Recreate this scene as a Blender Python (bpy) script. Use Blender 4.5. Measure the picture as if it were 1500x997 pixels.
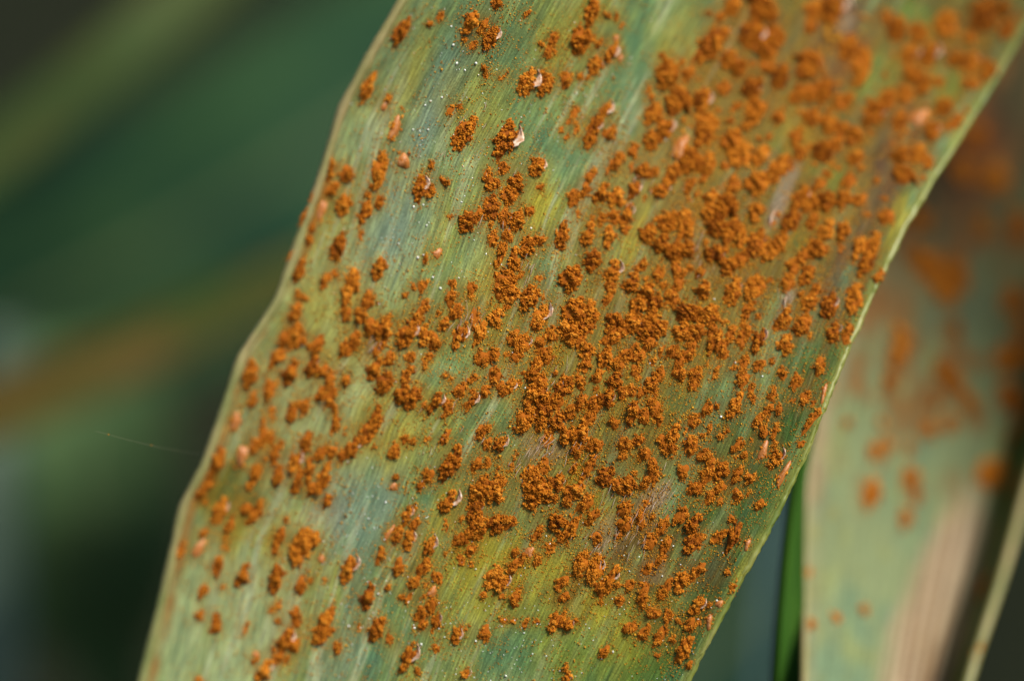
import bpy, math
import numpy as np
from mathutils import Matrix, Vector

# ------------------------------------------------------------------ clear
for o in list(bpy.data.objects):
    bpy.data.objects.remove(o)
scene = bpy.context.scene
COL = scene.collection
rng = np.random.default_rng(7)

# ------------------------------------------------------------------ camera
# One Blender unit is one centimetre; the frame is about 3 cm wide where the leaf stands.
PITCH = math.radians(32)
CAM = np.array([0.0, 0.0, 42.0])
DIST = 15.0
UNIT = 0.002                      # centimetres per photograph pixel at the focus distance
RIGHT = np.array([1.0, 0, 0])
FWD = np.array([0, math.cos(PITCH), -math.sin(PITCH)])
UP = np.array([0, math.sin(PITCH), math.cos(PITCH)])

cam_data = bpy.data.cameras.new("camera")
cam = bpy.data.objects.new("camera", cam_data)
COL.objects.link(cam)
cam.location = CAM.tolist()
cam.rotation_euler = (math.pi / 2 - PITCH, 0, 0)
cam_data.sensor_width = 36
cam_data.lens = 36 * DIST / (1500 * UNIT)
cam_data.clip_start = 0.5
cam_data.clip_end = 6000
cam_data.dof.use_dof = True
cam_data.dof.focus_distance = DIST
cam_data.dof.aperture_fstop = cam_data.lens * 1e-3 / (2 * 0.40)
scene.camera = cam

# ------------------------------------------------------------------ light
SUN_VIEW = np.array([0.52, -0.50, 0.69])          # towards the light, in view axes (right, forward, up)
sd = SUN_VIEW[0] * RIGHT + SUN_VIEW[1] * FWD + SUN_VIEW[2] * UP
sd = sd / np.linalg.norm(sd)
elev = math.asin(sd[2]); azim = math.atan2(sd[0], sd[1])
world = bpy.data.worlds.new("World"); scene.world = world
world.use_nodes = True
wn = world.node_tree.nodes; wl = world.node_tree.links
wn.clear()
sky = wn.new("ShaderNodeTexSky"); sky.sky_type = 'NISHITA'; sky.sun_disc = False
sky.sun_elevation = elev; sky.sun_rotation = azim
sky.dust_density = 3.0
bg = wn.new("ShaderNodeBackground"); bg.inputs[1].default_value = 0.06
wo = wn.new("ShaderNodeOutputWorld")
wl.new(sky.outputs[0], bg.inputs[0]); wl.new(bg.outputs[0], wo.inputs[0])
sun_data = bpy.data.lights.new("sun", 'SUN')
sun_data.energy = 2.0; sun_data.angle = math.radians(10); sun_data.color = (1.0, 0.95, 0.86)
sun = bpy.data.objects.new("sun", sun_data); COL.objects.link(sun)
sun.rotation_euler = Vector(sd.tolist()).to_track_quat('Z', 'Y').to_euler()

scene.view_settings.view_transform = 'Standard'
scene.view_settings.look = 'None'
scene.view_settings.gamma = 1
scene.view_settings.use_curve_mapping = False
scene.view_settings.exposure = 1.45
scene.render.engine = 'CYCLES'
scene.cycles.use_denoising = True
scene.cycles.max_bounces = 6

# ------------------------------------------------------------------ helpers
def world_pt(px, py, d):
    """Photograph pixel and distance along the view axis to a world point (arrays)."""
    px, py, d = np.broadcast_arrays(np.asarray(px, float), np.asarray(py, float), np.asarray(d, float))
    x = (px - 750) * UNIT * d / DIST
    z = (498.5 - py) * UNIT * d / DIST
    return CAM + x[..., None] * RIGHT + d[..., None] * FWD + z[..., None] * UP

def lin(r, g, b, k=1.0):
    c = np.array([r, g, b], float) / 255
    c = np.where(c <= 0.04045, c / 12.92, ((c + 0.055) / 1.055) ** 2.4)
    return c * k

def value_noise(x, y, seed):
    r = np.random.default_rng(seed)
    tab = r.random((128, 128))
    xi = np.floor(x).astype(int); yi = np.floor(y).astype(int)
    fx = x - xi; fy = y - yi
    fx = fx * fx * (3 - 2 * fx); fy = fy * fy * (3 - 2 * fy)
    a = tab[xi % 128, yi % 128]; b = tab[(xi + 1) % 128, yi % 128]
    c = tab[xi % 128, (yi + 1) % 128]; e = tab[(xi + 1) % 128, (yi + 1) % 128]
    return (a * (1 - fx) + b * fx) * (1 - fy) + (c * (1 - fx) + e * fx) * fy

def fbm(x, y, seed, octaves=4):
    t = np.zeros_like(np.asarray(x, float)); amp = 0.5; tot = 0
    for k in range(octaves):
        t += amp * value_noise(x * 2 ** k, y * 2 ** k, seed + k); tot += amp; amp *= 0.5
    return t / tot

def make_mesh(name, verts, faces, smooth=True):
    """verts (n,3), faces (m,3) or (m,4) numpy arrays -> mesh data"""
    verts = np.asarray(verts, np.float32); faces = np.asarray(faces, np.int32)
    me = bpy.data.meshes.new(name)
    k = faces.shape[1]
    me.vertices.add(len(verts)); me.vertices.foreach_set("co", verts.ravel())
    me.loops.add(faces.size); me.loops.foreach_set("vertex_index", faces.ravel())
    me.polygons.add(len(faces))
    me.polygons.foreach_set("loop_start", np.arange(0, faces.size, k, dtype=np.int32))
    me.update(calc_edges=True)
    me.polygons.foreach_set("use_smooth", np.full(len(faces), smooth))
    me.validate()
    return me

def add_obj(name, me, mat=None, parent=None, **props):
    o = bpy.data.objects.new(name, me)
    COL.objects.link(o)
    if mat is not None and me is not None and not me.materials:
        me.materials.append(mat)
    if parent is not None:
        o.parent = parent
    for k, v in props.items():
        o[k] = v
    return o

def thing(name, label, cat, loc, group=None):
    o = bpy.data.objects.new(name, None)
    COL.objects.link(o); o.location = [float(v) for v in loc]
    o.empty_display_size = 0.2
    o["label"] = label; o["category"] = cat
    if group: o["group"] = group
    return o

def set_color(me, cols, name="pigment"):
    a = me.color_attributes.new(name, 'FLOAT_COLOR', 'POINT')
    c = np.ones((len(me.vertices), 4), np.float32); c[:, :3] = cols
    a.data.foreach_set("color", c.ravel())

def set_float(me, name, val):
    a = me.attributes.new(name, 'FLOAT', 'POINT')
    a.data.foreach_set("value", np.asarray(val, np.float32).ravel())

def set_vec(me, name, vec):
    a = me.attributes.new(name, 'FLOAT_VECTOR', 'POINT')
    a.data.foreach_set("vector", np.asarray(vec, np.float32).ravel())

def grid_faces(nr, nc):
    i = np.arange(nr - 1)[:, None] * nc + np.arange(nc - 1)[None, :]
    return np.stack([i, i + 1, i + nc + 1, i + nc], -1).reshape(-1, 4)

# ------------------------------------------------------------------ materials
def new_mat(name):
    m = bpy.data.materials.new(name); m.use_nodes = True
    nt = m.node_tree
    return m, nt, nt.nodes["Principled BSDF"], nt.nodes["Material Output"]

def ramp(nt, stops):
    r = nt.nodes.new("ShaderNodeValToRGB")
    e = r.color_ramp.elements
    while len(e) < len(stops): e.new(0.5)
    for k, (p, c) in enumerate(stops):
        e[k].position = p; e[k].color = (*[float(v) for v in c], 1)
    return r

def leaf_material(name, streak=0.5, rough=0.5, bump=0.7, coat=0.0, trans=0.06, fine=420.0):
    """Pigment attribute, streaks along the veins, waxy gloss."""
    m, nt, p, out = new_mat(name)
    n, l = nt.nodes, nt.links
    col = n.new("ShaderNodeAttribute"); col.attribute_name = "pigment"
    uv = n.new("ShaderNodeAttribute"); uv.attribute_name = "vein"
    mp = n.new("ShaderNodeMapping"); mp.inputs["Scale"].default_value = (fine, fine * 0.07, 1)
    l.new(uv.outputs["Vector"], mp.inputs[0])
    nz = n.new("ShaderNodeTexNoise"); nz.inputs["Scale"].default_value = 0.5; nz.inputs["Detail"].default_value = 4
    l.new(mp.outputs[0], nz.inputs["Vector"])
    mp2 = n.new("ShaderNodeMapping"); mp2.inputs["Scale"].default_value = (fine * .8, fine * 0.6, 1)
    l.new(uv.outputs["Vector"], mp2.inputs[0])
    nz2 = n.new("ShaderNodeTexNoise"); nz2.inputs["Scale"].default_value = 0.6; nz2.inputs["Detail"].default_value = 3
    l.new(mp2.outputs[0], nz2.inputs["Vector"])
    r1 = ramp(nt, [(0.30, (1 - streak * .9,) * 3), (0.55, (1, 1, 1)), (0.75, (1 + streak * 1.2, 1 + streak * 1.3, 1 + streak * 1.0))])
    l.new(nz.outputs[0], r1.inputs[0])
    r2 = ramp(nt, [(0.35, (0.84, 0.86, 0.86)), (0.7, (1.14, 1.14, 1.10))])
    l.new(nz2.outputs[0], r2.inputs[0])
    mx = n.new("ShaderNodeMix"); mx.data_type = 'RGBA'; mx.blend_type = 'MULTIPLY'; mx.inputs[0].default_value = 1
    l.new(col.outputs["Color"], mx.inputs[6]); l.new(r1.outputs[0], mx.inputs[7])
    mx2 = n.new("ShaderNodeMix"); mx2.data_type = 'RGBA'; mx2.blend_type = 'MULTIPLY'; mx2.inputs[0].default_value = 1
    l.new(mx.outputs[2], mx2.inputs[6]); l.new(r2.outputs[0], mx2.inputs[7])
    l.new(mx2.outputs[2], p.inputs["Base Color"])
    p.inputs["Roughness"].default_value = rough
    p.inputs["Specular IOR Level"].default_value = 0.07
    p.inputs["Coat Weight"].default_value = coat; p.inputs["Coat Roughness"].default_value = 0.45
    bp = n.new("ShaderNodeBump"); bp.inputs["Strength"].default_value = bump; bp.inputs["Distance"].default_value = 0.003
    ad = n.new("ShaderNodeMath"); ad.operation = 'ADD'
    l.new(nz.outputs[0], ad.inputs[0]); l.new(nz2.outputs[0], ad.inputs[1])
    l.new(ad.outputs[0], bp.inputs["Height"]); l.new(bp.outputs[0], p.inputs["Normal"])
    if trans > 0:
        tr = n.new("ShaderNodeBsdfTranslucent"); l.new(mx2.outputs[2], tr.inputs[0])
        ms = n.new("ShaderNodeMixShader"); ms.inputs[0].default_value = trans
        l.new(p.outputs[0], ms.inputs[1]); l.new(tr.outputs[0], ms.inputs[2]); l.new(ms.outputs[0], out.inputs[0])
    return m

def plain_mat(name, stops, rough=0.8, spec=0.3, sss=0.0, use_object=False, noise_scale=None, bump=0.0):
    """Colour picked at random for each loose piece (or by noise) from a ramp."""
    m, nt, p, out = new_mat(name)
    n, l = nt.nodes, nt.links
    r = ramp(nt, stops)
    if noise_scale is None:
        if use_object:
            g = n.new("ShaderNodeAttribute"); g.attribute_name = "tint"; src = g.outputs["Fac"]
        else:
            g = n.new("ShaderNodeNewGeometry"); src = g.outputs["Random Per Island"]
        if use_object:
            oi = n.new("ShaderNodeObjectInfo")
            a = n.new("ShaderNodeMath"); a.operation = 'MULTIPLY_ADD'
            l.new(oi.outputs["Random"], a.inputs[0]); a.inputs[1].default_value = 0.3
            b = n.new("ShaderNodeMath"); b.operation = 'MULTIPLY'; b.inputs[1].default_value = 0.7
            l.new(src, b.inputs[0]); l.new(b.outputs[0], a.inputs[2]); src = a.outputs[0]
    else:
        tc = n.new("ShaderNodeTexCoord")
        nz = n.new("ShaderNodeTexNoise"); nz.inputs["Scale"].default_value = noise_scale; nz.inputs["Detail"].default_value = 5
        l.new(tc.outputs["Object"], nz.inputs["Vector"]); src = nz.outputs[0]
        if bump:
            bp = n.new("ShaderNodeBump"); bp.inputs["Strength"].default_value = bump; bp.inputs["Distance"].default_value = 0.3 / noise_scale
            l.new(src, bp.inputs["Height"]); l.new(bp.outputs[0], p.inputs["Normal"])
    l.new(src, r.inputs[0]); l.new(r.outputs[0], p.inputs["Base Color"])
    p.inputs["Roughness"].default_value = rough
    p.inputs["Specular IOR Level"].default_value = spec
    return m

K = 0.62     # display value to base colour
MAT_LEAF = leaf_material("leaf_skin")
MAT_LEAF_SOFT = leaf_material("leaf_skin_behind", streak=0.25, rough=0.55, bump=0.2, coat=0.0, trans=0.05, fine=160)
MAT_SPORE = plain_mat("rust_spores", [(0.0, (0.12, 0.027, 0.001)), (0.3, (0.29, 0.080, 0.003)), (0.65, (0.46, 0.152, 0.007)), (1.0, (0.66, 0.275, 0.028))],
                      rough=0.8, spec=0.12, use_object=True)
MAT_DUST = plain_mat("rust_dust", [(0.0, (0.26, 0.085, 0.004)), (0.5, (0.40, 0.165, 0.008)), (1.0, (0.54, 0.29, 0.022))], rough=0.8, spec=0.12)
MAT_BLISTER = plain_mat("blister_skin", [(0.3, (0.27, 0.080, 0.008)), (0.5, (0.34, 0.12, 0.022)), (0.75, (0.44, 0.20, 0.075))], rough=0.42, spec=0.35, noise_scale=75, bump=0.5)
MAT_FLAP = plain_mat("torn_skin", [(0.3, (0.38, 0.17, 0.07)), (0.5, (0.52, 0.33, 0.20)), (0.68, (0.72, 0.60, 0.47))], rough=0.3, spec=0.4, noise_scale=110, bump=0.3)
MAT_BEAD = plain_mat("wax_beads", [(0.0, (0.60, 0.62, 0.50)), (1.0, (0.88, 0.88, 0.80))], rough=0.15, spec=0.9)
MAT_FIBRE = plain_mat("dry_fibres", [(0.0, (0.26, 0.16, 0.09)), (1.0, (0.50, 0.38, 0.27))], rough=0.5, spec=0.4)
MAT_MARGIN = plain_mat("leaf_margin", [(0.3, lin(120, 128, 62, K)), (0.5, lin(152, 146, 84, K)), (0.7, lin(172, 152, 100, K))], rough=0.45, spec=0.4, noise_scale=6)
MAT_MARGIN_GREEN = plain_mat("leaf_margin_green", [(0.3, lin(104, 124, 44, K)), (0.5, lin(138, 146, 58, K)), (0.7, lin(160, 158, 84, K))], rough=0.45, spec=0.4, noise_scale=6)
MAT_UNDER = plain_mat("leaf_underside", [(0.3, lin(70, 92, 44, K)), (0.7, lin(104, 122, 70, K))], rough=0.6, spec=0.3, noise_scale=3)

# ------------------------------------------------------------------ the ground
def soil():
    m = plain_mat("soil", [(0.3, (0.004, 0.006, 0.002)), (0.55, (0.009, 0.011, 0.004)), (0.75, (0.018, 0.020, 0.009))], rough=0.95, spec=0.1, noise_scale=0.25, bump=0.8)
    n = 90
    t = np.linspace(-1, 1, n)
    g = np.sign(t) * np.abs(t) ** 3 * 4000
    X, Y = np.meshgrid(g, g + 60)
    Z = (fbm(X * 0.11 + 500, Y * 0.11 + 500, 3) - 0.5) * 3.0
    add_obj("ground", make_mesh("ground", np.stack([X, Y, Z], -1).reshape(-1, 3), grid_faces(n, n)), m, kind="structure",
            label="dark crumbly soil far below the leaves")
soil()

# ------------------------------------------------------------------ the rusted leaf: outline and surface
LEFT_EDGE = np.array([(1330, -1500), (1120, -1050), (900, -620), (765, -350), (665, -150), (586, 0), (540, 78), (497, 158), (470, 250), (438, 342), (404, 440),
                      (372, 488), (350, 522), (325, 600), (297, 680), (264, 742), (248, 820), (228, 905), (205, 997), (165, 1200), (115, 1500), (75, 2000), (70, 2500)], float)
RIGHT_EDGE = np.array([(1900, -1500), (1860, -1050), (1790, -620), (1675, -280), (1590, -110), (1500, 45), (1443, 145), (1385, 237), (1325, 335), (1265, 462), (1213, 583),
                       (1183, 665), (1130, 772), (1062, 893), (1010, 997), (905, 1200), (755, 1500), (440, 2050), (110, 2600)], float)

def smooth_table(tab, width):
    y = np.arange(tab[0, 1], tab[-1, 1] + 1, 4.0)
    x = np.interp(y, tab[:, 1], tab[:, 0])
    k = np.exp(-0.5 * (np.arange(-20, 21) * 4.0 / width) ** 2); k /= k.sum()
    xp = np.concatenate([2 * x[0] - x[20:0:-1], x, 2 * x[-1] - x[-2:-22:-1]])
    return y, np.convolve(xp, k, 'valid')
LY, LX = smooth_table(LEFT_EDGE, 7)
RY, RX = smooth_table(RIGHT_EDGE, 26)
xl = lambda y: np.interp(y, LY, LX)
xr = lambda y: np.interp(y, RY, RX)

def leaf_depth(px, py):
    """Distance along the view axis of the leaf surface: a shallow gutter that arches back as it rises."""
    s = (px - xl(py)) / np.maximum(xr(py) - xl(py), 60) * 2 - 1
    s = np.clip(s, -1.4, 1.4)
    q = np.clip(0.15 - s, 0, None) / 1.15
    r = np.clip(s - 0.15, 0, None) / 0.85
    t = (620 - py) / 620.0
    f = -0.36 * q ** 1.35 + 0.05 * r - 0.02 * r ** 2
    f = f + np.where(t > 0, 0.50 * t ** 1.3 * np.clip(1 + 0.75 * s, 0.2, 2), 0.16 * t)
    f = f + 0.03 * np.sin(py / 95.0 + s * 2.0) * np.clip(np.abs(s) - 0.35, 0, 1)
    return DIST + f

def leaf_pt(px, py, lift=0.0):
    return world_pt(px, py, leaf_depth(px, py) - lift)

def leaf_uv_to_px(u, yl):
    """u across (0 left, 1 right), yl the photograph row of the left end of that cross line."""
    yr = yl + 370 - 0.10 * np.clip(yl, -1500, 1200) 
    lx, rx = xl(yl), xr(yr)
    return lx + (rx - lx) * u, yl + (yr - yl) * u

YL = np.concatenate([np.arange(-1480, -520, 40.0), np.arange(-520, 1120, 5.0), np.arange(1120, 2150, 40.0)])
NC = 480
U = np.linspace(0, 1, NC)
UU, VV = np.meshgrid(U, YL)
PX, PY = leaf_uv_to_px(UU, VV)
# coarse lookup of the vein direction
gu, gv = np.meshgrid(np.linspace(0, 1, 60), np.linspace(-700, 1300, 240))
GX, GY = leaf_uv_to_px(gu, gv)
GX2, GY2 = leaf_uv_to_px(gu, gv + 12)
def vein_dir(px, py):
    i = np.argmin((GX - px) ** 2 + (GY - py) ** 2)
    dx, dy = GX2.flat[i] - GX.flat[i], GY2.flat[i] - GY.flat[i]
    L = math.hypot(dx, dy)
    return dx / L, dy / L, gu.flat[i], gv.flat[i]

# ------------------------------------------------------------------ pustules of the rusted leaf
# x y length width kind   (kinds: c spore heap, f heap with a torn flap, b closed blister, d low dusty heap)
PUSTULES = """
586 45 46 24;687 33 36 24;708 38 26 16;718 56 38 24 f;692 66 20 12 d;645 24 18 14 d;728 5 20 18;771 22 20 8;711 111 13 10 d;771 120 42 28 f;797 125 36 26;680 195 56 28;
739 205 62 34 f;578 188 42 16 b;591 236 24 22 b;563 156 18 10 b;537 128 44 18;554 250 56 24;660 162 16 14 d;786 243 30 24 f;740 110 14 8 d;
865 18 44 26;848 58 44 36;810 57 24 16;803 77 22 16;876 66 18 12;872 95 28 24;893 79 30 18 f;902 56 12 10 b;909 85 13 8 b;911 38 10 8 d;828 118 26 20;850 112 11 9;888 22 8 14;
843 165 20 16 d;833 178 14 8 d;822 190 12 8 d;868 190 52 20;885 162 34 14 f;864 208 26 20;893 196 24 22;927 221 24 16;905 234 26 18;975 110 40 32;1008 106 22 16;993 150 38 38;
955 168 34 24;953 142 10 8;972 188 28 24 f;955 205 26 24;1026 148 32 22 f;968 83 10 6;997 215 40 16 b;1010 235 30 26;1030 190 26 20;
1072 8 26 22;1055 25 16 12;1040 65 60 28;1112 10 30 40;1129 24 16 16;1100 50 34 30 f;1130 55 30 30;1115 70 24 36;1065 87 26 20;1080 98 24 20;1125 100 20 16;1142 112 30 20;1102 128 30 24;
1190 15 26 18;1216 14 36 30 f;1187 40 18 16;1182 95 38 34;1215 60 44 24 d;1243 72 34 26;1260 100 50 22;1170 137 28 16;1190 135 30 18;1208 135 34 18;1240 148 22 16;1027 148 30 20;1060 130 20 16;
1077 157 18 10;1070 178 10 8;1108 160 28 24;1100 178 26 18;1140 172 18 16;1190 172 24 22;1215 185 22 24;1235 190 18 18;1230 150 20 18;1035 180 24 28;1030 200 30 16;1070 205 34 22;1085 228 34 24;
1113 230 28 16;1165 203 18 16;1172 225 20 18;1205 222 26 24;1250 200 24 18;1253 232 20 16;1150 243 24 16;1035 240 28 20;1062 243 12 10;1225 210 20 18;
1298 25 18 14;1313 42 30 24;1345 50 26 26;1386 37 36 28;1440 22 48 34;1468 12 22 18;1475 42 34 18;1332 80 28 20 f;1360 80 32 20 f;1420 55 20 16;1400 88 24 20;1422 92 32 20;1448 106 28 20;1422 123 20 18;
1301 146 28 18;1280 168 38 24;1325 140 26 20;1350 125 28 22;1318 177 30 18;1347 172 32 18 b;1382 158 28 20;1364 192 28 18;1400 178 22 16;1255 232 18 16;1320 228 22 20;1345 225 24 20;1360 240 18 14;1255 200 20 16;1335 110 24 22;1375 120 14 12;
483 248 28 18;507 255 22 28;486 277 28 18;503 299 30 24;471 308 34 14 b;533 311 36 20;555 295 24 14;456 335 14 12;452 353 16 12;494 360 42 22;555 392 34 20;437 395 38 18;475 413 24 14;490 401 10 18 d;
513 420 56 26;538 440 26 22;436 430 12 10;432 458 28 22;507 460 20 18;527 463 24 22;614 277 40 22 f;630 280 26 14;650 266 12 20;641 371 14 18 b;619 420 24 13;593 432 8 8;612 460 28 14;622 448 20 14;
460 290 26 12 d;446 318 26 10 d;430 372 24 10 d;
737 246 22 18;713 255 18 12;718 267 24 28;757 268 24 28;745 285 34 26;683 326 34 30;700 315 24 16;720 305 40 28;737 320 30 20;755 322 28 26;776 309 12 18;790 275 10 14;743 345 26 18;722 350 30 16;772 362 34 26;790 352 14 26;
733 373 42 16;752 380 36 22;740 412 36 34;732 428 26 24;750 432 26 26;823 345 46 22;862 344 38 20;867 382 36 28;834 407 44 34;774 437 40 28;790 464 40 22 f;790 408 12 14 d;662 415 18 14;690 422 22 16;660 437 24 20;668 457 26 22;
650 475 22 18;695 465 34 18 d;725 465 28 26;840 290 26 24;857 278 26 16;865 258 26 14;880 283 36 20;880 319 14 12;840 455 46 36;862 462 44 30;828 478 30 24;
900 240 24 18;940 250 24 24;957 252 20 16;902 290 30 28;928 278 28 18 f;918 315 36 18;900 318 24 20;885 318 14 12;915 335 16 18;892 348 34 22;985 255 34 20;970 278 30 20;1013 240 30 22;1010 272 24 14;1035 250 34 14;1040 290 22 18;
1038 310 24 18;1062 305 34 30;1050 335 22 30;948 342 28 26;975 325 26 28;998 322 28 28;1005 338 24 20;968 356 28 22;986 369 24 26;1008 366 20 22;1072 340 34 20;1085 350 24 16;1048 373 20 24;1068 392 22 22;1085 380 20 16;1106 357 38 22;
1106 312 24 18;1107 268 32 26;1075 270 24 14;940 390 22 18;898 398 36 24 f;893 418 24 18;926 415 32 24;948 428 26 26;935 447 30 26;958 445 30 22;965 402 26 16;990 395 24 16;995 415 24 14;1030 425 24 20;1025 400 16 12;985 436 24 22;
1005 458 28 34;1038 462 30 30;1074 428 36 20;1104 424 36 22;1094 456 22 18;900 472 28 28;925 475 28 28;955 472 28 28;890 440 24 14;
1140 248 40 20;1172 290 32 16;1200 272 22 14;1210 255 10 10;1210 295 26 24;1235 293 24 18;1243 265 24 14;1258 293 24 14;1157 326 34 18;1187 300 24 20;1190 325 24 14;1213 338 28 16;1233 340 26 16;1325 258 22 32;1300 318 20 18;
1128 370 30 18;1140 358 28 18;1112 355 24 14;1198 367 24 24;1175 377 20 16;1162 392 24 16;1182 402 28 16;1154 415 24 16;1112 420 26 14;1256 365 32 14;1277 360 36 16;1268 388 34 16;1287 405 20 12;1252 438 42 20;1214 448 36 22;1186 443 30 20;1148 465 30 18;1177 473 26 18;1195 425 20 14;
366 548 44 24;370 585 24 14;395 572 32 18;418 495 30 18;432 487 36 20;440 500 22 16;406 522 36 20;424 545 38 22;464 506 32 20;456 535 34 22;473 543 24 18;483 557 24 16;470 578 28 18;485 582 30 18;428 602 32 18;445 595 26 18;398 600 14 12 d;
345 617 30 16 b;385 620 20 10;384 640 30 16;397 641 18 12;372 652 22 14;354 667 34 18 b;317 676 40 20;305 708 20 14;372 698 40 18;402 667 30 16;407 697 34 18;449 647 32 18;431 677 34 16 f;435 705 36 18;452 690 40 14;474 698 40 18;
470 663 26 16;487 660 22 16;500 668 18 14;490 622 26 16;507 557 18 16;505 512 28 20;518 500 32 18;517 655 34 20;540 630 44 22;542 478 24 26;
560 482 30 28;594 490 40 26 f;622 492 30 24;635 500 26 22;630 522 14 12;610 475 26 14;553 514 20 14;547 540 34 20;562 560 34 26;570 525 24 18;600 523 20 18;596 548 30 18;590 577 32 24;604 582 34 22;672 492 40 20 f;702 487 38 20;
705 525 26 22;722 520 26 22;724 550 30 20;710 573 22 18;735 570 24 18;747 567 26 16 f;675 572 26 16;690 588 30 13 f;637 590 34 18 f;655 597 28 18;652 640 24 14;655 685 42 24;668 670 38 20;628 695 20 18;576 662 30 18;593 643 16 12;550 615 36 20;
705 632 28 16;713 650 22 13;731 650 30 16 f;698 680 24 18;715 677 14 12;752 495 26 20;765 505 34 26;757 522 20 18;783 545 36 20;778 580 36 24;768 615 42 26;750 682 26 12 d;775 700 40 24;712 710 26 26;730 708 26 20;577 712 12 12 b;615 713 10 8;622 536 8 8;652 550 10 8;687 557 8 10;
785 475 20 20;835 490 34 30;855 480 30 26;850 500 24 22;900 488 30 28;893 497 26 22;915 482 26 22;945 485 30 30;965 482 30 26;950 503 24 22;1000 485 30 24;1020 488 30 24;808 493 14 22;790 505 24 20;800 520 26 22;785 535 26 20;860 515 26 26;
858 534 24 20;887 525 30 26;905 532 22 22;918 520 24 22;935 522 24 22;930 543 18 18;968 515 20 8;985 515 26 18;995 530 24 18;1010 515 30 18;995 548 22 24;1018 550 30 20;1015 565 20 16;790 558 30 22;792 582 30 26;823 570 30 26;815 587 26 22;830 557 20 20;
850 560 24 18;875 552 22 20;900 556 28 24;888 585 30 24;870 592 28 22;850 590 26 20;912 575 20 18;925 572 22 16;957 560 34 22;967 548 26 16;940 575 18 16;955 585 10 10;795 603 30 26;815 617 28 30;790 622 24 18;835 602 24 20;862 612 30 20;900 620 18 18;
927 605 34 22;945 610 24 18;960 600 24 18;965 615 20 14;1015 617 24 16;803 640 30 26 d;830 638 28 24;850 636 30 26;870 652 26 24;845 660 24 20;915 650 24 22;935 645 22 18;912 668 16 12;985 635 36 20;970 645 20 16;980 657 24 22;1010 650 26 20;
945 665 24 18;955 682 30 18;958 697 24 16;862 685 40 16;887 697 34 28;920 710 28 26;945 707 20 18;795 682 30 26 d;785 707 30 30;815 707 28 24;1000 690 28 18;
1043 485 24 18;1048 502 36 18;1060 512 30 18;1070 490 26 16;1087 495 36 14;1095 485 18 14;1110 500 34 16 f;1113 535 28 14;1090 530 26 14;1088 555 30 20;1100 570 24 12;1048 545 26 9;1080 590 38 18;1073 605 22 14;1150 505 28 22;1143 475 22 20;1172 478 26 22;
1222 487 30 18;1240 490 28 16;1201 537 30 18;1146 548 20 17;1166 558 32 16;1179 582 26 14;1207 575 28 9 b;1190 615 44 12;1174 650 14 12 d;1132 578 24 14;1125 600 26 14;1140 600 20 12;1110 615 26 16;1118 632 22 14;1135 632 26 12;1118 660 26 16 b;1138 670 26 18 f;
1128 683 12 9;1147 695 36 14 b;1080 653 24 16;1092 665 14 10;1035 600 28 16;1018 617 20 16;1013 652 28 22;1032 667 28 22;1042 682 24 16;1055 640 8 8;1055 690 32 22;1037 697 30 16;1080 695 30 14;1098 700 20 18;1022 715 20 18;
321 747 40 22;337 768 28 14;295 720 30 14;360 745 24 18;372 755 34 18;380 740 16 18;298 780 14 12;291 803 34 14 b;263 808 32 16 d;318 828 32 18;355 842 36 20;297 865 26 16;292 900 16 16;316 914 34 19;411 783 22 18;403 800 26 14;404 845 42 20;440 858 26 18;360 920 24 8 d;
398 892 14 12 d;408 884 12 10 d;433 905 30 16;417 935 34 24 f;430 945 26 16;375 958 10 12 b;386 982 36 22;408 960 26 14;290 995 12 14;330 800 14 14 d;
440 800 56 30;455 795 36 22;460 716 24 22;479 733 22 14;475 917 60 30;493 949 18 15;510 832 40 20 f;538 873 38 21;551 920 40 23;570 935 20 16 d;557 813 24 15;583 831 30 19;595 755 26 13 f;607 767 24 15;583 783 30 14;597 792 28 17 f;628 800 34 15 f;620 830 28 22;
606 853 28 16;640 845 18 26 d;633 866 20 13 b;617 898 26 18;632 888 26 16;618 915 16 14;638 912 26 12 f;667 931 24 16 f;638 948 18 13 d;597 963 42 18 f;598 876 18 10;612 983 8 8;656 735 38 20 f;653 770 24 12 d;475 850 10 8 d;570 780 22 10 b;471 818 12 10 b;525 918 10 8 d;
700 720 30 30;725 724 28 26;695 747 36 26;700 772 34 26;725 767 28 26;745 765 24 24;675 790 26 20;688 782 24 20;690 805 20 16;676 820 18 18 d;787 715 36 36;780 733 26 30;800 722 28 24;832 728 30 22;845 717 26 26;857 737 30 22;868 757 30 18;815 765 26 30;836 775 42 20;
820 787 16 14;786 783 24 14;806 803 32 18 d;776 808 18 14 b;786 821 18 13;752 830 24 18;763 820 22 15;722 845 38 24;735 855 28 18 f;754 877 24 18;708 870 14 9;711 927 27 18;738 908 10 14 d;769 912 16 12 d;682 988 20 12 f;823 853 26 18;827 874 20 12;815 910 34 22;832 917 18 16 f;
886 954 20 16;831 990 12 12 f;852 825 40 22;872 835 46 24;893 848 46 18;880 862 24 20;873 788 20 18;908 880 18 15;
905 712 20 26;915 745 24 24;915 767 26 24;938 758 20 15;908 783 18 10;998 755 34 18;1015 767 34 22;1013 797 30 24;1025 790 20 14;953 793 30 20;971 770 32 16;975 800 30 15;967 820 26 12;949 834 22 13;921 857 20 14;942 873 36 18;976 860 30 17;997 852 34 24;1022 837 34 15;
956 898 20 22;978 902 26 14;922 919 22 20;943 927 34 14;967 930 38 14;985 937 10 8;1021 888 30 17 f;1011 915 22 15;1002 950 44 22;1010 972 14 10;1054 884 14 11 b;1039 910 20 12 b;1053 786 38 14;1075 785 44 17;1095 797 16 11 b;1113 739 19 16;1080 725 22 17;1040 727 26 16;1053 715 24 16;
1065 838 9 8;1075 860 24 12 d;1015 715 20 18
"""
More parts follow.
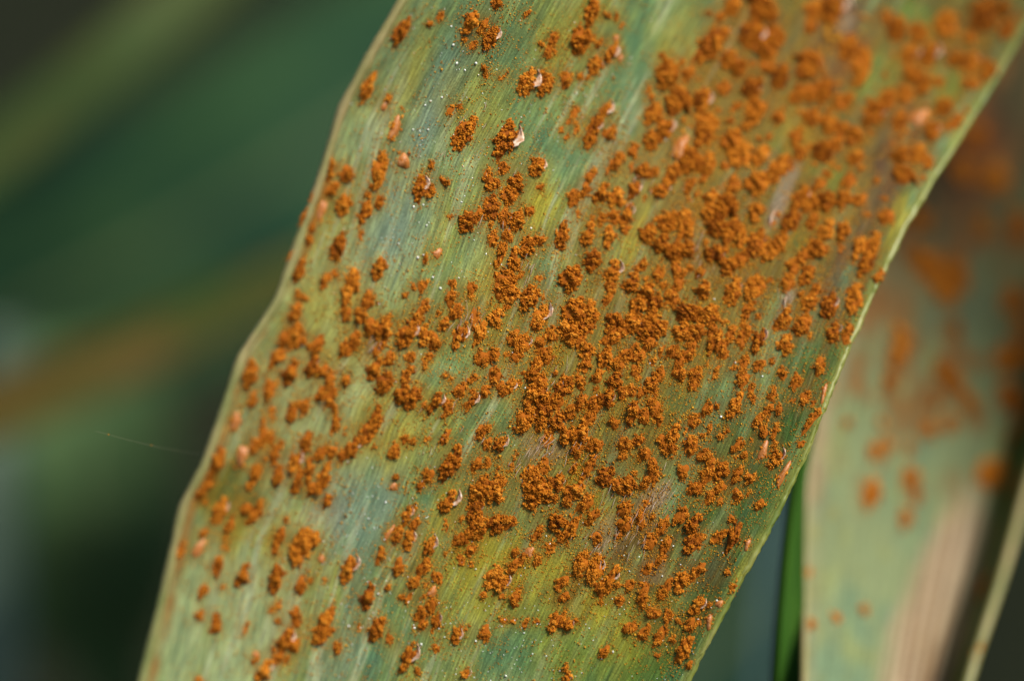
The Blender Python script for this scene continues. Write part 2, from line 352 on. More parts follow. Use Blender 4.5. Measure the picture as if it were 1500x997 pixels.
def grow(x, y):
    """Heaps run together on the upper right half of the leaf."""
    return 1.0 + 0.36 * min(1, max(0, (x - 900) / 150)) * min(1, max(0, (560 - y) / 200))
PUS = []
for item in PUSTULES.replace("\n", "").split(";"):
    f = item.split()
    if len(f) >= 4:
        PUS.append((float(f[0]), float(f[1]), float(f[2]) * 1.16 * grow(float(f[0]), float(f[1])), float(f[3]) * 1.04 * grow(float(f[0]), float(f[1])), f[4] if len(f) > 4 else "c"))
# the leaf goes on beyond the frame, and so does the rust
for _ in range(150):
    u, v = rng.uniform(0.05, 0.95), rng.choice([rng.uniform(-520, -60), rng.uniform(900, 1280)])
    x, y = leaf_uv_to_px(u, v)
    if y < -25 or y > 1025 or x > 1530:
        PUS.append((float(x), float(y), rng.uniform(18, 44), rng.uniform(14, 26), "c"))
for p in list(PUS):
    # small satellite heaps between the larger ones where the rust is thick
    m = int(rng.random() < (0.8 if p[0] > 1000 and p[1] < 480 else 0.4))
    for _ in range(m):
        a, q = rng.uniform(0, 6.28), rng.uniform(0.6, 1.3) * 0.5 * (p[2] + p[3])
        x, y = p[0] + q * math.cos(a), p[1] + q * math.sin(a)
        if xl(y) + 14 < x < xr(y) - 12:
            PUS.append((x, y, rng.uniform(7, 17), rng.uniform(6, 12), "d" if rng.random() < 0.65 else "c"))
PA = np.array([[p[0], p[1], p[2], p[3]] for p in PUS])

# ------------------------------------------------------------------ leaf pigment
# x y radius_across radius_along strength  colour (as seen in flat light)
BLUE, TEAL, YEL, OLIVE, GREEN, DEEP, BROWN, PURPLE, BEIGE, PALE, GREY = (
    (112, 138, 122), (76, 126, 92), (180, 166, 48), (112, 104, 22), (92, 136, 48), (46, 84, 26), (104, 66, 34), (84, 52, 42), (168, 136, 100), (172, 184, 128), (150, 142, 124))
RUSTY = (100, 72, 10)
PATCHES = [
    # broad pallor of the left half, deep green of the right half
    (360, 900, 120, 300, .8, PALE), (470, 560, 130, 300, .7, PALE), (570, 180, 80, 220, .5, PALE), (270, 880, 50, 160, .6, PALE),
    (1210, 480, 70, 170, .75, DEEP), (1120, 680, 80, 200, .6, DEEP), (1040, 820, 70, 170, .5, DEEP), (960, 950, 90, 110, .45, DEEP), (1300, 330, 50, 120, .6, DEEP),
    (840, 960, 140, 80, .4, GREEN), (1000, 600, 70, 90, .5, TEAL), (1060, 560, 40, 90, .5, TEAL),
    (1330, 130, 90, 150, .6, DEEP), (1420, 60, 70, 90, .5, DEEP), (1240, 200, 140, 260, .92, RUSTY), (1120, 120, 110, 200, .85, RUSTY), (1400, 60, 120, 160, .8, RUSTY), (1060, 380, 120, 170, .6, RUSTY), (1150, 330, 90, 120, .4, OLIVE), (1060, 480, 100, 120, .3, OLIVE), (900, 500, 130, 120, .3, OLIVE),
    # bluish waxy bloom
    (650, 60, 40, 80, .5, TEAL), (645, 130, 35, 60, .55, BLUE), (740, 95, 25, 60, .6, TEAL), (600, 210, 30, 60, .45, BLUE), (640, 190, 30, 50, .4, BLUE), (560, 345, 30, 50, .5, BLUE),
    (600, 345, 45, 60, .5, BLUE), (640, 395, 30, 60, .5, TEAL), (530, 780, 40, 90, .6, BLUE), (490, 720, 25, 40, .4, BLUE), (690, 640, 50, 60, .4, TEAL), (640, 560, 30, 40, .45, TEAL),
    (850, 235, 35, 60, .6, TEAL), (930, 80, 40, 120, .6, TEAL), (925, 170, 20, 60, .6, TEAL), (800, 430, 18, 60, .6, TEAL), (800, 370, 16, 60, .6, TEAL), (480, 960, 60, 80, .45, BLUE),
    (740, 950, 50, 50, .6, TEAL), (560, 850, 40, 60, .45, TEAL), (600, 930, 50, 60, .4, TEAL), (770, 190, 40, 40, .35, TEAL), (465, 755, 30, 30, .5, GREY), (1020, 20, 22, 50, .6, TEAL),
    # yellowing
    (600, 115, 20, 80, .5, YEL), (690, 150, 50, 40, .4, YEL), (650, 340, 24, 60, .45, YEL), (800, 310, 26, 40, .75, YEL), (780, 275, 30, 40, .4, YEL), (940, 335, 22, 60, .75, YEL), (925, 370, 20, 40, .6, YEL),
    (820, 45, 40, 60, .35, YEL), (990, 60, 30, 60, .45, YEL), (340, 735, 50, 60, .75, OLIVE), (385, 790, 50, 40, .6, YEL), (310, 720, 30, 40, .6, OLIVE), (720, 815, 60, 45, .8, YEL), (690, 860, 60, 60, .5, YEL),
    (790, 840, 30, 50, .6, YEL), (640, 755, 24, 50, .6, YEL), (870, 895, 70, 26, .8, YEL), (900, 940, 40, 30, .5, YEL), (610, 620, 60, 60, .4, YEL), (560, 640, 40, 50, .4, YEL), (720, 450, 40, 60, .5, YEL),
    (820, 520, 20, 20, .8, YEL), (840, 690, 18, 30, .9, YEL), (880, 745, 25, 25, .7, YEL), (470, 330, 40, 60, .35, YEL), (500, 480, 50, 60, .4, YEL), (460, 440, 26, 40, .4, YEL),
    (1110, 190, 90, 90, .75, OLIVE), (1160, 60, 60, 90, .75, OLIVE), (1150, 190, 30, 40, .6, YEL), (1210, 60, 30, 40, .6, OLIVE), (1080, 270, 60, 80, .6, OLIVE), (1180, 250, 70, 90, .6, OLIVE), (1320, 320, 20, 40, .8, YEL),
    (1430, 120, 40, 40, .4, OLIVE), (1240, 330, 60, 70, .5, OLIVE), (1130, 380, 70, 70, .5, OLIVE), (1000, 520, 90, 90, .35, OLIVE), (900, 560, 120, 130, .45, OLIVE), (1070, 660, 40, 40, .4, OLIVE),
    (1090, 850, 16, 60, .7, YEL), (1400, 30, 60, 40, .5, OLIVE), (1320, 60, 60, 40, .4, OLIVE), (440, 940, 30, 60, .35, YEL),
    # fresh green gaps
    (1275, 125, 22, 40, .9, GREEN), (1300, 100, 20, 30, .8, GREEN), (1335, 30, 30, 24, .8, GREEN), (1375, 125, 26, 30, .8, GREEN), (1250, 180, 14, 26, .9, DEEP), (1110, 130, 16, 18, .8, DEEP), (1235, 405, 14, 40, .9, TEAL),
    (1140, 215, 20, 16, .6, GREEN), (1215, 260, 24, 20, .8, GREEN), (1165, 360, 18, 20, .7, GREEN), (1060, 265, 16, 40, .8, DEEP), (910, 440, 22, 26, .7, DEEP),
    # dead tissue
    (1235, 55, 28, 60, .85, PURPLE), (1255, 20, 24, 40, .8, PURPLE), (1300, 255, 26, 60, .9, PURPLE), (1275, 300, 18, 50, .85, PURPLE), (1330, 200, 20, 40, .6, BROWN), (1245, 345, 16, 50, .75, PURPLE), (1220, 410, 14, 50, .6, BROWN),
    (1025, 365, 26, 40, .85, PURPLE), (1060, 400, 40, 24, .7, PURPLE), (990, 300, 20, 22, .7, BROWN), (945, 745, 24, 34, .95, BEIGE), (970, 720, 24, 30, .85, BEIGE), (930, 790, 34, 34, .85, BROWN), (885, 785, 24, 34, .75, BEIGE),
    (925, 830, 40, 30, .7, BROWN), (1010, 830, 30, 26, .55, BROWN), (785, 655, 24, 24, .85, BEIGE), (810, 660, 24, 16, .7, BEIGE), (835, 880, 24, 30, .6, BROWN), (845, 850, 16, 40, .7, BROWN), (840, 600, 30, 30, .6, BROWN), (1060, 700, 24, 24, .5, BROWN),
    (1150, 440, 10, 40, .8, GREY), (1135, 470, 8, 34, .6, GREY), (1140, 305, 10, 34, .95, GREY), (1155, 265, 9, 26, .8, GREY), (545, 505, 8, 26, .6, BEIGE), (690, 470, 10, 30, .6, BEIGE), (1240, 35, 14, 16, .6, GREY), (815, 870, 16, 20, .5, BROWN),
    (1050, 835, 24, 30, .5, BROWN), (900, 640, 30, 30, .4, BROWN), (965, 840, 24, 16, .5, BEIGE),
]

def pigment(px, py, vx=None, vy=None):
    """Leaf colour at photograph positions (arrays); patches are stretched along the veins."""
    shape = px.shape
    px = px.ravel(); py = py.ravel()
    n1 = fbm(px / 60, py / 110, 11); n2 = fbm(px / 22, py / 40, 21); n3 = fbm(px / 150 + 9, py / 150, 31)
    col = np.tile(lin(124, 146, 84, K), (len(px), 1))
    def blend(c, w):
        nonlocal col
        w = np.clip(w, 0, 1)[:, None]
        col = col * (1 - w) + lin(*c, K) * w
    blend(TEAL, 0.7 * np.clip(((n1 + fbm(vx.ravel() * 40, vy.ravel() / 200, 93, 3)) / 2 - 0.5) * 6, 0, 1))
    blend(YEL, 0.5 * np.clip((0.47 - n3) * 6, 0, 1))
    blend(PALE, 0.4 * np.clip((n2 - 0.55) * 4, 0, 1) * (1 - 0.9 * np.clip((vx.ravel() - 0.5) / 0.3, 0, 1)))
    st1 = fbm(vx.ravel() * 70, vy.ravel() / 170, 91, 3); st2 = fbm(vx.ravel() * 26, vy.ravel() / 130, 95, 3)
    wob = (n2 - 0.5) * 0.9 + (st1 - 0.5) * 2.0 + (st2 - 0.5) * 1.4
    for (x, y, ra, rl, st, c) in PATCHES:
        th = math.atan2(1, -0.42)                      # the veins' run in the photograph
        dx, dy = px - x, py - y
        m = (np.abs(dx) < 3 * max(ra, rl)) & (np.abs(dy) < 3 * max(ra, rl))
        if not m.any(): continue
        al = dx[m] * math.cos(th) + dy[m] * math.sin(th)
        ac = -dx[m] * math.sin(th) + dy[m] * math.cos(th)
        q = np.sqrt((ac / ra) ** 2 + (al / rl) ** 2) + wob[m] * 0.9
        w = st * np.clip((1.35 - q) / 0.9, 0, 1)
        full = np.zeros(len(px)); full[m] = w
        blend(c, full)
    uq = vx.ravel(); blend((196, 200, 160), 0.5 * (1 - 0.85 * np.clip((uq - 0.45) / 0.3, 0, 1)) * np.clip((st1 - 0.6) * 7, 0, 1)); blend((70, 104, 72), 0.45 * np.clip((0.40 - st1) * 7, 0, 1))
    # the tissue yellows and browns round every pustule
    halo = np.zeros(len(px))
    order = np.argsort(py); pys = py[order]
    for (x, y, l_, w_) in PA:
        R = 0.5 * (l_ + w_) * 0.9 + 5
        a, b = np.searchsorted(pys, [y - 2.2 * R, y + 2.2 * R])
        idx = order[a:b]
        d2 = ((px[idx] - x) ** 2 + (py[idx] - y) ** 2) / R ** 2
        k = d2 < 4
        halo[idx[k]] += np.exp(-1.6 * d2[k])
    right = np.clip((px - xl(py)) / np.maximum(xr(py) - xl(py), 1), 0, 1)
    blend((150, 132, 34), (0.24 + 0.12 * right) * np.clip(halo, 0, 1.6) * np.clip(0.4 + 1.2 * n2, 0, 1.2) * (1 - 0.75 * np.clip((right - 0.70) / 0.15, 0, 1) * (py > 330)) * (1 - 0.6 * np.clip((px - 1000) / 120, 0, 1) * (py <= 330)))
    blend((128, 72, 22), 0.30 * np.clip(halo - 0.7, 0, 1))
    edge_l = np.clip(1 - (px - xl(py)) / 20, 0, 1); edge_r = np.clip(1 - (xr(py) - px) / 18, 0, 1)
    blend((172, 160, 100), 0.8 * edge_l); blend((150, 150, 64), 0.8 * edge_r)
    blend((166, 110, 46), 0.8 * np.clip(1 - np.abs(px - xl(py) - 16) / 14, 0, 1) * np.clip((n3 - .42) * 8, 0, 1) * (py > 240))
    return col.reshape(*shape, 3)

leaf = thing("rusted_leaf", "large green leaf blade thickly covered in orange rust pustules", "leaf", leaf_pt(np.array(760.0), np.array(500.0)))
LEAF_ORG = np.array(leaf.location)

def build_blade():
    P = leaf_pt(PX, PY)
    # veins: fine ribs and broader furrows across the blade
    nrm = np.cross(np.gradient(P, axis=1), np.gradient(P, axis=0))
    nrm /= np.linalg.norm(nrm, axis=-1, keepdims=True)
    if (nrm[len(YL) // 2, NC // 2] @ FWD) > 0: nrm = -nrm
    nv = 118
    ph = UU * nv
    frac = np.abs(ph - np.round(ph)) * 2                         # 0 on the rib, 1 between ribs
    ribh = 0.5 + 0.7 * value_noise(np.round(ph) * 7.3, VV / 160, 5)
    h = 0.0011 * ribh * (1 - frac) ** 1.2
    h = h + 0.0030 * (fbm(UU * 26, VV / 300, 41) - 0.5) + 0.0018 * (fbm(PX / 12, PY / 22, 51, 3) - 0.5)
    P = P + nrm * h[..., None]
    me = make_mesh("blade", P.reshape(-1, 3) - LEAF_ORG, grid_faces(len(YL), NC))
    c = pigment(PX, PY, UU, VV)
    pale = (1 - frac) * (0.5 + value_noise(np.round(ph) * 3.1, VV / 90, 6))
    c = c * (0.93 + 0.12 * pale)[..., None]
    set_color(me, c.reshape(-1, 3))
    set_vec(me, "vein", np.stack([(UU * 800 * UNIT), VV * UNIT, 0 * UU], -1).reshape(-1, 3))
    add_obj("blade", me, MAT_LEAF, leaf)
    # underside, a fifth of a millimetre behind
    u2, v2 = np.meshgrid(np.linspace(0, 1, 30), YL[::4])
    x2, y2 = leaf_uv_to_px(u2, v2)
    Q = leaf_pt(x2, y2, -0.022)
    add_obj("underside", make_mesh("underside", Q.reshape(-1, 3) - LEAF_ORG, grid_faces(*u2.shape)), MAT_UNDER, leaf)

def tube_along(P, radius, nseg=10, flat=None, jag=0.0, seed=0):
    """Tube through points P (n,3) with radii (n,)."""
    P = np.asarray(P); n = len(P)
    T = np.gradient(P, axis=0); T /= np.linalg.norm(T, axis=1, keepdims=True)
    A = np.cross(T, FWD); A /= np.linalg.norm(A, axis=1, keepdims=True)
    B = np.cross(T, A)
    ang = np.linspace(0, 2 * np.pi, nseg, endpoint=False)
    r = np.broadcast_to(np.asarray(radius, float), (n,))
    fl = 1.0 if flat is None else flat
    V = P[:, None] + r[:, None, None] * (np.cos(ang)[None, :, None] * A[:, None] + fl * np.sin(ang)[None, :, None] * B[:, None])
    if jag:
        V = V + np.random.default_rng(seed).normal(0, jag, V.shape)
    i = np.arange(n - 1)[:, None] * nseg; j = np.arange(nseg)[None, :]; j2 = (j + 1) % nseg
    F = np.stack([i + j, i + j2, i + nseg + j2, i + nseg + j], -1).reshape(-1, 4)
    return V.reshape(-1, 3), F

def build_margins():
    for side, u, mat in (("l", 0.004, MAT_MARGIN), ("r", 0.997, MAT_MARGIN_GREEN)):
        v = np.concatenate([np.arange(-1470, -500, 40.0), np.arange(-500, 1120, 6.0), np.arange(1120, 2140, 40.0)])
        x, y = leaf_uv_to_px(np.full_like(v, u), v)
        wob = (fbm(v / 30, v * 0, 61 if u < .5 else 62) - 0.5)
        P = leaf_pt(x + wob * 2, y, -0.006)
        r = (0.015 if u < .5 else 0.010) * (0.9 + 0.5 * wob)
        V, F = tube_along(P, r, 10, 0.9, 0.0006 if u < .5 else 0.0014, 4)
        add_obj("leaf_margin", make_mesh("leaf_margin", V - LEAF_ORG, F), mat, leaf)

build_blade()
build_margins()

# ------------------------------------------------------------------ spore heaps
PHI = (1 + 5 ** 0.5) / 2
ICO_V = np.array([(-1, PHI, 0), (1, PHI, 0), (-1, -PHI, 0), (1, -PHI, 0), (0, -1, PHI), (0, 1, PHI), (0, -1, -PHI), (0, 1, -PHI), (PHI, 0, -1), (PHI, 0, 1), (-PHI, 0, -1), (-PHI, 0, 1)]) / math.hypot(1, PHI)
ICO_F = np.array([(0, 11, 5), (0, 5, 1), (0, 1, 7), (0, 7, 10), (0, 10, 11), (1, 5, 9), (5, 11, 4), (11, 10, 2), (10, 7, 6), (7, 1, 8), (3, 9, 4), (3, 4, 2), (3, 2, 6), (3, 6, 8), (3, 8, 9), (4, 9, 5), (2, 4, 11), (6, 2, 10), (8, 6, 7), (9, 8, 1)])
OCT_V = np.array([(1, 0, 0), (-1, 0, 0), (0, 1, 0), (0, -1, 0), (0, 0, 1), (0, 0, -1)], float)
OCT_F = np.array([(0, 2, 4), (2, 1, 4), (1, 3, 4), (3, 0, 4), (2, 0, 5), (1, 2, 5), (3, 1, 5), (0, 3, 5)])

def rand_rot(n, r):
    q = r.normal(size=(n, 4)); q /= np.linalg.norm(q, axis=1, keepdims=True)
    w, x, y, z = q.T
    return np.stack([1 - 2 * (y * y + z * z), 2 * (x * y - z * w), 2 * (x * z + y * w), 2 * (x * y + z * w), 1 - 2 * (x * x + z * z), 2 * (y * z - x * w),
                     2 * (x * z - y * w), 2 * (y * z + x * w), 1 - 2 * (x * x + y * y)], -1).reshape(n, 3, 3)

def grains(centres, radii, r, solid=(ICO_V, ICO_F)):
    V0, F0 = solid
    n = len(centres)
    sq = 1 + r.normal(0, 0.22, (n, 1, 3))
    V = np.einsum('nij,nkj->nki', rand_rot(n, r), V0[None] * sq) * np.asarray(radii)[:, None, None] + centres[:, None]
    F = F0[None] + (np.arange(n) * len(V0))[:, None, None]
    return V.reshape(-1, 3), F.reshape(-1, 3)

def heap_grains(l, w, r, low=False, dens=1.0):
    """Centres and radii of the grains of one heap; x across, y along, z up; in pixels."""
    area = l * w * 0.78
    nl = max(4, int(area / 28 * dens))
    hgt = (0.10 if low else 0.36) * w
    a = r.uniform(0, 2 * np.pi, nl); q = np.clip(np.sqrt(r.uniform(0, 1, nl)) * (1 + 0.08 * r.normal(size=nl)), 0, 1.02)
    lx, ly = q * np.cos(a) * w * 0.45, q * np.sin(a) * l * 0.45
    lz = hgt * np.clip(1 - q ** 2, 0, 1) * r.uniform(0.35, 1.1, nl)
    lr = r.uniform(1.7, 3.5, nl) * (0.7 if low else 1)
    C, R, S = [], [], []                       # centres, radii, tints
    for k in range(nl):
        n = int(r.uniform(13, 24) * (0.6 if low else 1) * dens)
        d = r.normal(size=(n, 3)); d[:, 2] = np.abs(d[:, 2]) * 1.1 - 0.25
        d /= np.linalg.norm(d, axis=1, keepdims=True)
        c = np.array([lx[k], ly[k], lz[k]]) + d * lr[k] * r.uniform(0.55, 1.35, (n, 1)) * np.array([1, 1, 0.9])
        c[:, 2] = np.maximum(c[:, 2], 0.2)
        C.append(c); R.append(r.uniform(0.65, 1.5, n)); S.append(np.clip(r.uniform(0.0, 0.75) + r.normal(0.12, 0.16, n), 0, 1))
    # stray grains fallen round the heap
    n = int(8 + area / 25)
    a = r.uniform(0, 2 * np.pi, n); q = 1.0 + np.abs(r.normal(0, 0.28, n))
    C.append(np.stack([q * np.cos(a) * w * 0.5, q * np.sin(a) * l * 0.5, np.full(n, 0.4)], -1)); R.append(r.uniform(0.5, 1.2, n)); S.append(r.random(n))
    return np.concatenate(C), np.concatenate(R), np.concatenate(S)

def mound(l, w, h, r, nr=6, na=16, rough=1.0):
    """The body of the heap under its grains."""
    a = np.linspace(0, 2 * np.pi, na, endpoint=False)
    q = np.linspace(1, 0.12, nr)
    wob = 1 + 0.18 * np.sin(a * 2 + r.uniform(0, 6)) + 0.12 * np.sin(a * 3 + r.uniform(0, 6)) + 0.08 * rough * r.normal(size=na)
    V = np.stack([q[:, None] * np.cos(a) * w * 0.45 * wob, q[:, None] * np.sin(a) * l * 0.45 * wob,
                  np.broadcast_to((h * (1 - q ** 2))[:, None], (nr, na)) * (1 + 0.25 * rough * r.normal(size=(nr, na))) - 1.5 * (q[:, None] > .99)], -1)
    V = np.concatenate([V.reshape(-1, 3), [[0, 0, h]]])
    i = np.arange(nr - 1)[:, None] * na; j = np.arange(na)[None]; j2 = (j + 1) % na
    F = np.stack([i + j, i + j2, i + na + j2, i + na + j], -1).reshape(-1, 4)
    T = np.concatenate([F[:, [0, 1, 2]], F[:, [0, 2, 3]], np.stack([(nr - 1) * na + np.arange(na), (nr - 1) * na + (np.arange(na) + 1) % na, np.full(na, nr * na)], -1)])
    return V, T

def join(parts):
    V, F, k = [], [], 0
    for v, f in parts:
        V.append(v); F.append(f + k); k += len(v)
    return np.concatenate(V), np.concatenate(F)

CLASSES = [(13, 10), (20, 15), (28, 19), (36, 23), (48, 27)]
HEAPS, LOWS, BLISTERS, FLAPS = {}, {}, [], []
for ci, (l, w) in enumerate(CLASSES):
    HEAPS[ci] = []
    for k in range(6):
        r = np.random.default_rng(100 + ci * 10 + k)
        c, rad, tn = heap_grains(l, w, r)
        mv, mf = mound(l * .92, w * .92, 0.20 * w, r)
        V, F = join([(mv, mf), grains(c, rad, r)])
        me = make_mesh("pustule_%d_%d" % (ci, k), V * UNIT, F); set_float(me, "tint", np.concatenate([np.full(len(mv), 0.1), np.repeat(tn, 12)])); me.materials.append(MAT_SPORE); HEAPS[ci].append(me)
    LOWS[ci] = []
    for k in range(2):
        r = np.random.default_rng(300 + ci * 10 + k)
        c, rad, tn = heap_grains(l, w, r, low=True, dens=0.8)
        V, F = grains(c, rad, r)
        me = make_mesh("low_pustule_%d_%d" % (ci, k), V * UNIT, F); me.materials.append(MAT_DUST); LOWS[ci].append(me)
for k in range(4):
    r = np.random.default_rng(400 + k)
    mv, mf = mound(31, 14, 4.0, r, 9, 24, 0.3)
    c, rad, tn = heap_grains(31, 15, r, low=True, dens=0.7)
    V, F = join([(mv, mf), grains(c, rad, r)])
    me = make_mesh("blister_%d" % k, V * UNIT, F); me.materials.append(MAT_BLISTER); me.materials.append(MAT_SPORE)
    set_float(me, "tint", np.concatenate([np.zeros(len(mv)), np.repeat(tn, 12)]))
    me.polygons.foreach_set("material_index", (np.arange(len(F)) >= len(mf)).astype(np.int32)); BLISTERS.append(me)
for k in range(4):
    r = np.random.default_rng(500 + k)
    nu, nv = 9, 5
    u, v = np.meshgrid(np.linspace(-1, 1, nu), np.linspace(0, 1, nv))
    env = (1 - np.abs(u) ** 2.2) * (0.75 + 0.35 * r.random(nu))
    x = 1.5 + 5.0 * v * env * 0.6 - 2.5 * u ** 2
    z = 7.0 * v * env + 0.3
    y = u * 10 + v * r.normal(0, 1.0)
    V = np.stack([x, y, z], -1).reshape(-1, 3) + r.normal(0, 0.25, (nu * nv, 3))
    V2 = V + np.array([-0.5, 0, 0.25])
    f = grid_faces(nv, nu)
    b = []
    ring = list(range(nu)) + [nu * i + nu - 1 for i in range(1, nv)] + [nu * (nv - 1) + i for i in range(nu - 2, -1, -1)] + [nu * i for i in range(nv - 2, 0, -1)]
    N = nu * nv
    for a, c in zip(ring, ring[1:] + ring[:1]):
        b.append((a, c, c + N, a + N))
    me = make_mesh("torn_skin_%d" % k, np.concatenate([V, V2]) * UNIT, np.concatenate([f[:, ::-1], f + N, np.array(b)]))
    me.materials.append(MAT_FLAP); FLAPS.append(me)

def surface_frame(pt, px, py):
    """Columns: across, along the veins, outward normal, at a leaf position."""
    dx, dy, _, _ = vein_dir(px, py)
    e = 4.0
    along = pt(px + dx * e, py + dy * e) - pt(px - dx * e, py - dy * e)
    side = pt(px + dy * e, py - dx * e) - pt(px - dy * e, py + dx * e)
    along /= np.linalg.norm(along)
    nz = np.cross(side, along); nz /= np.linalg.norm(nz)
    if nz @ FWD > 0: nz = -nz
    across = np.cross(along, nz)
    return across, along, nz

def place_matrix(pt, px, py, rot, scale, org, frame=None):
    ac, al, nz = frame if frame is not None else surface_frame(pt, px, py)
    c, s = math.cos(rot), math.sin(rot)
    a2, b2 = ac * c + al * s, al * c - ac * s
    p = pt(px, py) - org
    M = Matrix([[a2[i] * scale[0], b2[i] * scale[1], nz[i] * scale[2], p[i]] for i in range(3)] + [[0, 0, 0, 1]])
    return M, (a2, b2, nz, p)

lp = lambda x, y: leaf_pt(np.array(float(x)), np.array(float(y)))

def in_frame(p):
    return 0 < p[0] < 1500 and 0 < p[1] < 997
size_of = lambda p: p[2] * p[3] * (0.7 if p[4] == 'd' else 1.0)
seen = sorted([p for p in PUS if in_frame(p)], key=lambda p: (p[4] not in "bf", -size_of(p)))
single = seen[:300]
rest = seen[300:] + [p for p in PUS if not in_frame(p)]
for p in single:
    x, y, l, w, kind = p
    rot = rng.normal(0, 0.11)
    if kind == 'b':
        me = BLISTERS[rng.integers(4)]; base = (28, 15)
    else:
        ci = int(np.argmin([abs(math.sqrt(l * w) - math.sqrt(a * b)) for a, b in CLASSES]))
        me = (LOWS if kind == 'd' else HEAPS)[ci][rng.integers(2 if kind == 'd' else 6)]; base = CLASSES[ci]
    sc = (w / base[1] * rng.choice([-1, 1]), l / base[0] * rng.choice([-1, 1]), math.sqrt(w * l / (base[0] * base[1])) * rng.uniform(0.85, 1.25))
    M, fr = place_matrix(lp, x, y, rot, sc, LEAF_ORG)
    o = add_obj("pustule", me, None, leaf); o.matrix_local = M
    if kind == 'b': o["label"] = "unopened smooth pinkish blister"
    if kind == 'f' or (kind == 'c' and rng.random() < 0.22):
        k = l / 26 * (rng.uniform(0.6, 0.95) if kind == 'f' else rng.uniform(0.22, 0.5))
        t = bpy.data.objects.new("torn_skin", FLAPS[rng.integers(4)]); COL.objects.link(t); t.parent = o
        a2, b2, nz, pp = fr
        # the flap stands on the upper right rim of the heap
        off = pp + a2 * (w * 0.30 * UNIT) * (1 if a2 @ RIGHT > 0 else -1) + b2 * (l * 0.22 * UNIT) * (1 if b2 @ UP > 0 else -1)
        sgn = 1 if a2 @ RIGHT > 0 else -1
        W = Matrix([[a2[i] * sgn * k * 1.1, b2[i] * k, nz[i] * k * 0.9, off[i]] for i in range(3)] + [[0, 0, 0, 1]])
        t.matrix_local = M.inverted() @ W

for (x, y, sx, sy, rot) in ((1133, 318, 1.0, 1.6, 0.1), (1250, 2, 2.2, 1.2, 0.3), (1151, 440, 0.5, 1.2, 0.2), (547, 508, 0.5, 1.2, 0.0)):
    # long strips of dead skin lifting off between the heaps
    M, _ = place_matrix(lp, x, y, rot, (sx, sy, 0.9), LEAF_ORG)
    o = add_obj("torn_skin", FLAPS[int(x) % 4], None, leaf); o.matrix_local = M

def bulk(points, r):
    parts, tint = [], []
    for (x, y, l, w, kind) in points:
        c, rad, tn = heap_grains(l, w, r, low=(kind == 'd'), dens=0.8)
        rot = r.normal(0, 0.16)
        M, (a2, b2, nz, p) = place_matrix(lp, x, y, rot, (1, 1, 1), LEAF_ORG)
        B = np.stack([a2, b2, nz])
        mv, mf = mound(l, w, (0.06 if kind == 'd' else 0.22) * w, r)
        gv, gf = grains(c, rad, r, (OCT_V, OCT_F))
        v, f = join([(mv, mf), (gv, gf)])
        parts.append((v * UNIT @ B + p, f))
        tint += [np.full(len(mv), 0.1), np.repeat(tn, len(OCT_V))]
    return join(parts) + (np.concatenate(tint),)
V, F, T = bulk(rest, np.random.default_rng(9))
me = make_mesh("small_pustules", V, F); set_float(me, "tint", T)
add_obj("small_pustules", me, MAT_SPORE, leaf, kind="stuff")

# ------------------------------------------------------------------ loose spores, wax beads, fibres
def scatter_mesh(x, y, rad, r, solid=(OCT_V, OCT_F), lift=0.6):
    P = leaf_pt(x, y) - LEAF_ORG
    P = P - FWD * (rad * lift * UNIT)[:, None]
    return grains(P, rad * UNIT, r, solid)

r = np.random.default_rng(21)
wts = np.sqrt(PA[:, 2] * PA[:, 3]) ; wts /= wts.sum()
n = 170000
k = r.choice(len(PA), n, p=wts)
spread = 0.5 * (PA[k, 2] + PA[k, 3]) * 0.75 + 6
x = PA[k, 0] + r.normal(0, 1, n) * spread; y = PA[k, 1] + r.normal(0, 1, n) * spread
n2 = 45000
u2, v2 = r.uniform(0.02, 0.98, n2), r.uniform(-450, 1150, n2)
x2, y2 = leaf_uv_to_px(u2, v2)
x = np.concatenate([x, x2]); y = np.concatenate([y, y2])
clump = fbm(x / 16, y / 16, 71, 3)
keep = (x > xl(y) + 5) & (x < xr(y) - 5) & (clump > r.uniform(0.34, 0.64, len(x)))
x, y = x[keep], y[keep]
V, F = scatter_mesh(x, y, np.exp(r.normal(0.0, 0.34, len(x))) * 0.72, r)
add_obj("spore_dust", make_mesh("spore_dust", V, F), MAT_DUST, leaf, kind="stuff")

BEADS = [(669, 93), (681, 103), (661, 39), (697, 93), (631, 148), (623, 154), (605, 190), (701, 110), (664, 66), (710, 75), (707, 186), (627, 190), (615, 192), (647, 143), (606, 303), (620, 300), (625, 330), (620, 373), (612, 377), (692, 261),
         (676, 296), (712, 372), (778, 334), (634, 406), (645, 422), (672, 407), (952, 532), (870, 558), (1077, 531), (1117, 551), (1056, 610), (914, 813), (922, 836), (936, 815), (986, 799), (970, 843), (898, 954), (780, 957), (741, 989), (697, 833),
         (697, 938), (554, 869), (607, 919), (598, 881), (500, 884), (511, 916), (540, 759), (565, 735), (617, 943), (643, 920), (1046, 438), (844, 137), (975, 205), (924, 85), (1050, 879), (800, 960), (769, 568), (985, 905), (470, 1000)]
bx = [b[0] for b in BEADS]; by = [b[1] for b in BEADS]; br = list(r.uniform(1.1, 1.9, len(BEADS)))
for cx, cy, sx, sy, m in ((650, 150, 70, 110, 70), (620, 330, 80, 90, 70), (620, 900, 110, 90, 120), (760, 930, 100, 60, 90), (560, 760, 60, 70, 50), (950, 900, 80, 80, 50), (720, 600, 100, 90, 60), (850, 200, 120, 110, 70)):
    bx += list(r.normal(cx, sx, m)); by += list(r.normal(cy, sy, m)); br += list(r.uniform(0.45, 1.0, m))
bx, by, br = map(np.array, (bx, by, br))
kp = (bx > xl(by) + 12) & (bx < xr(by) - 12)
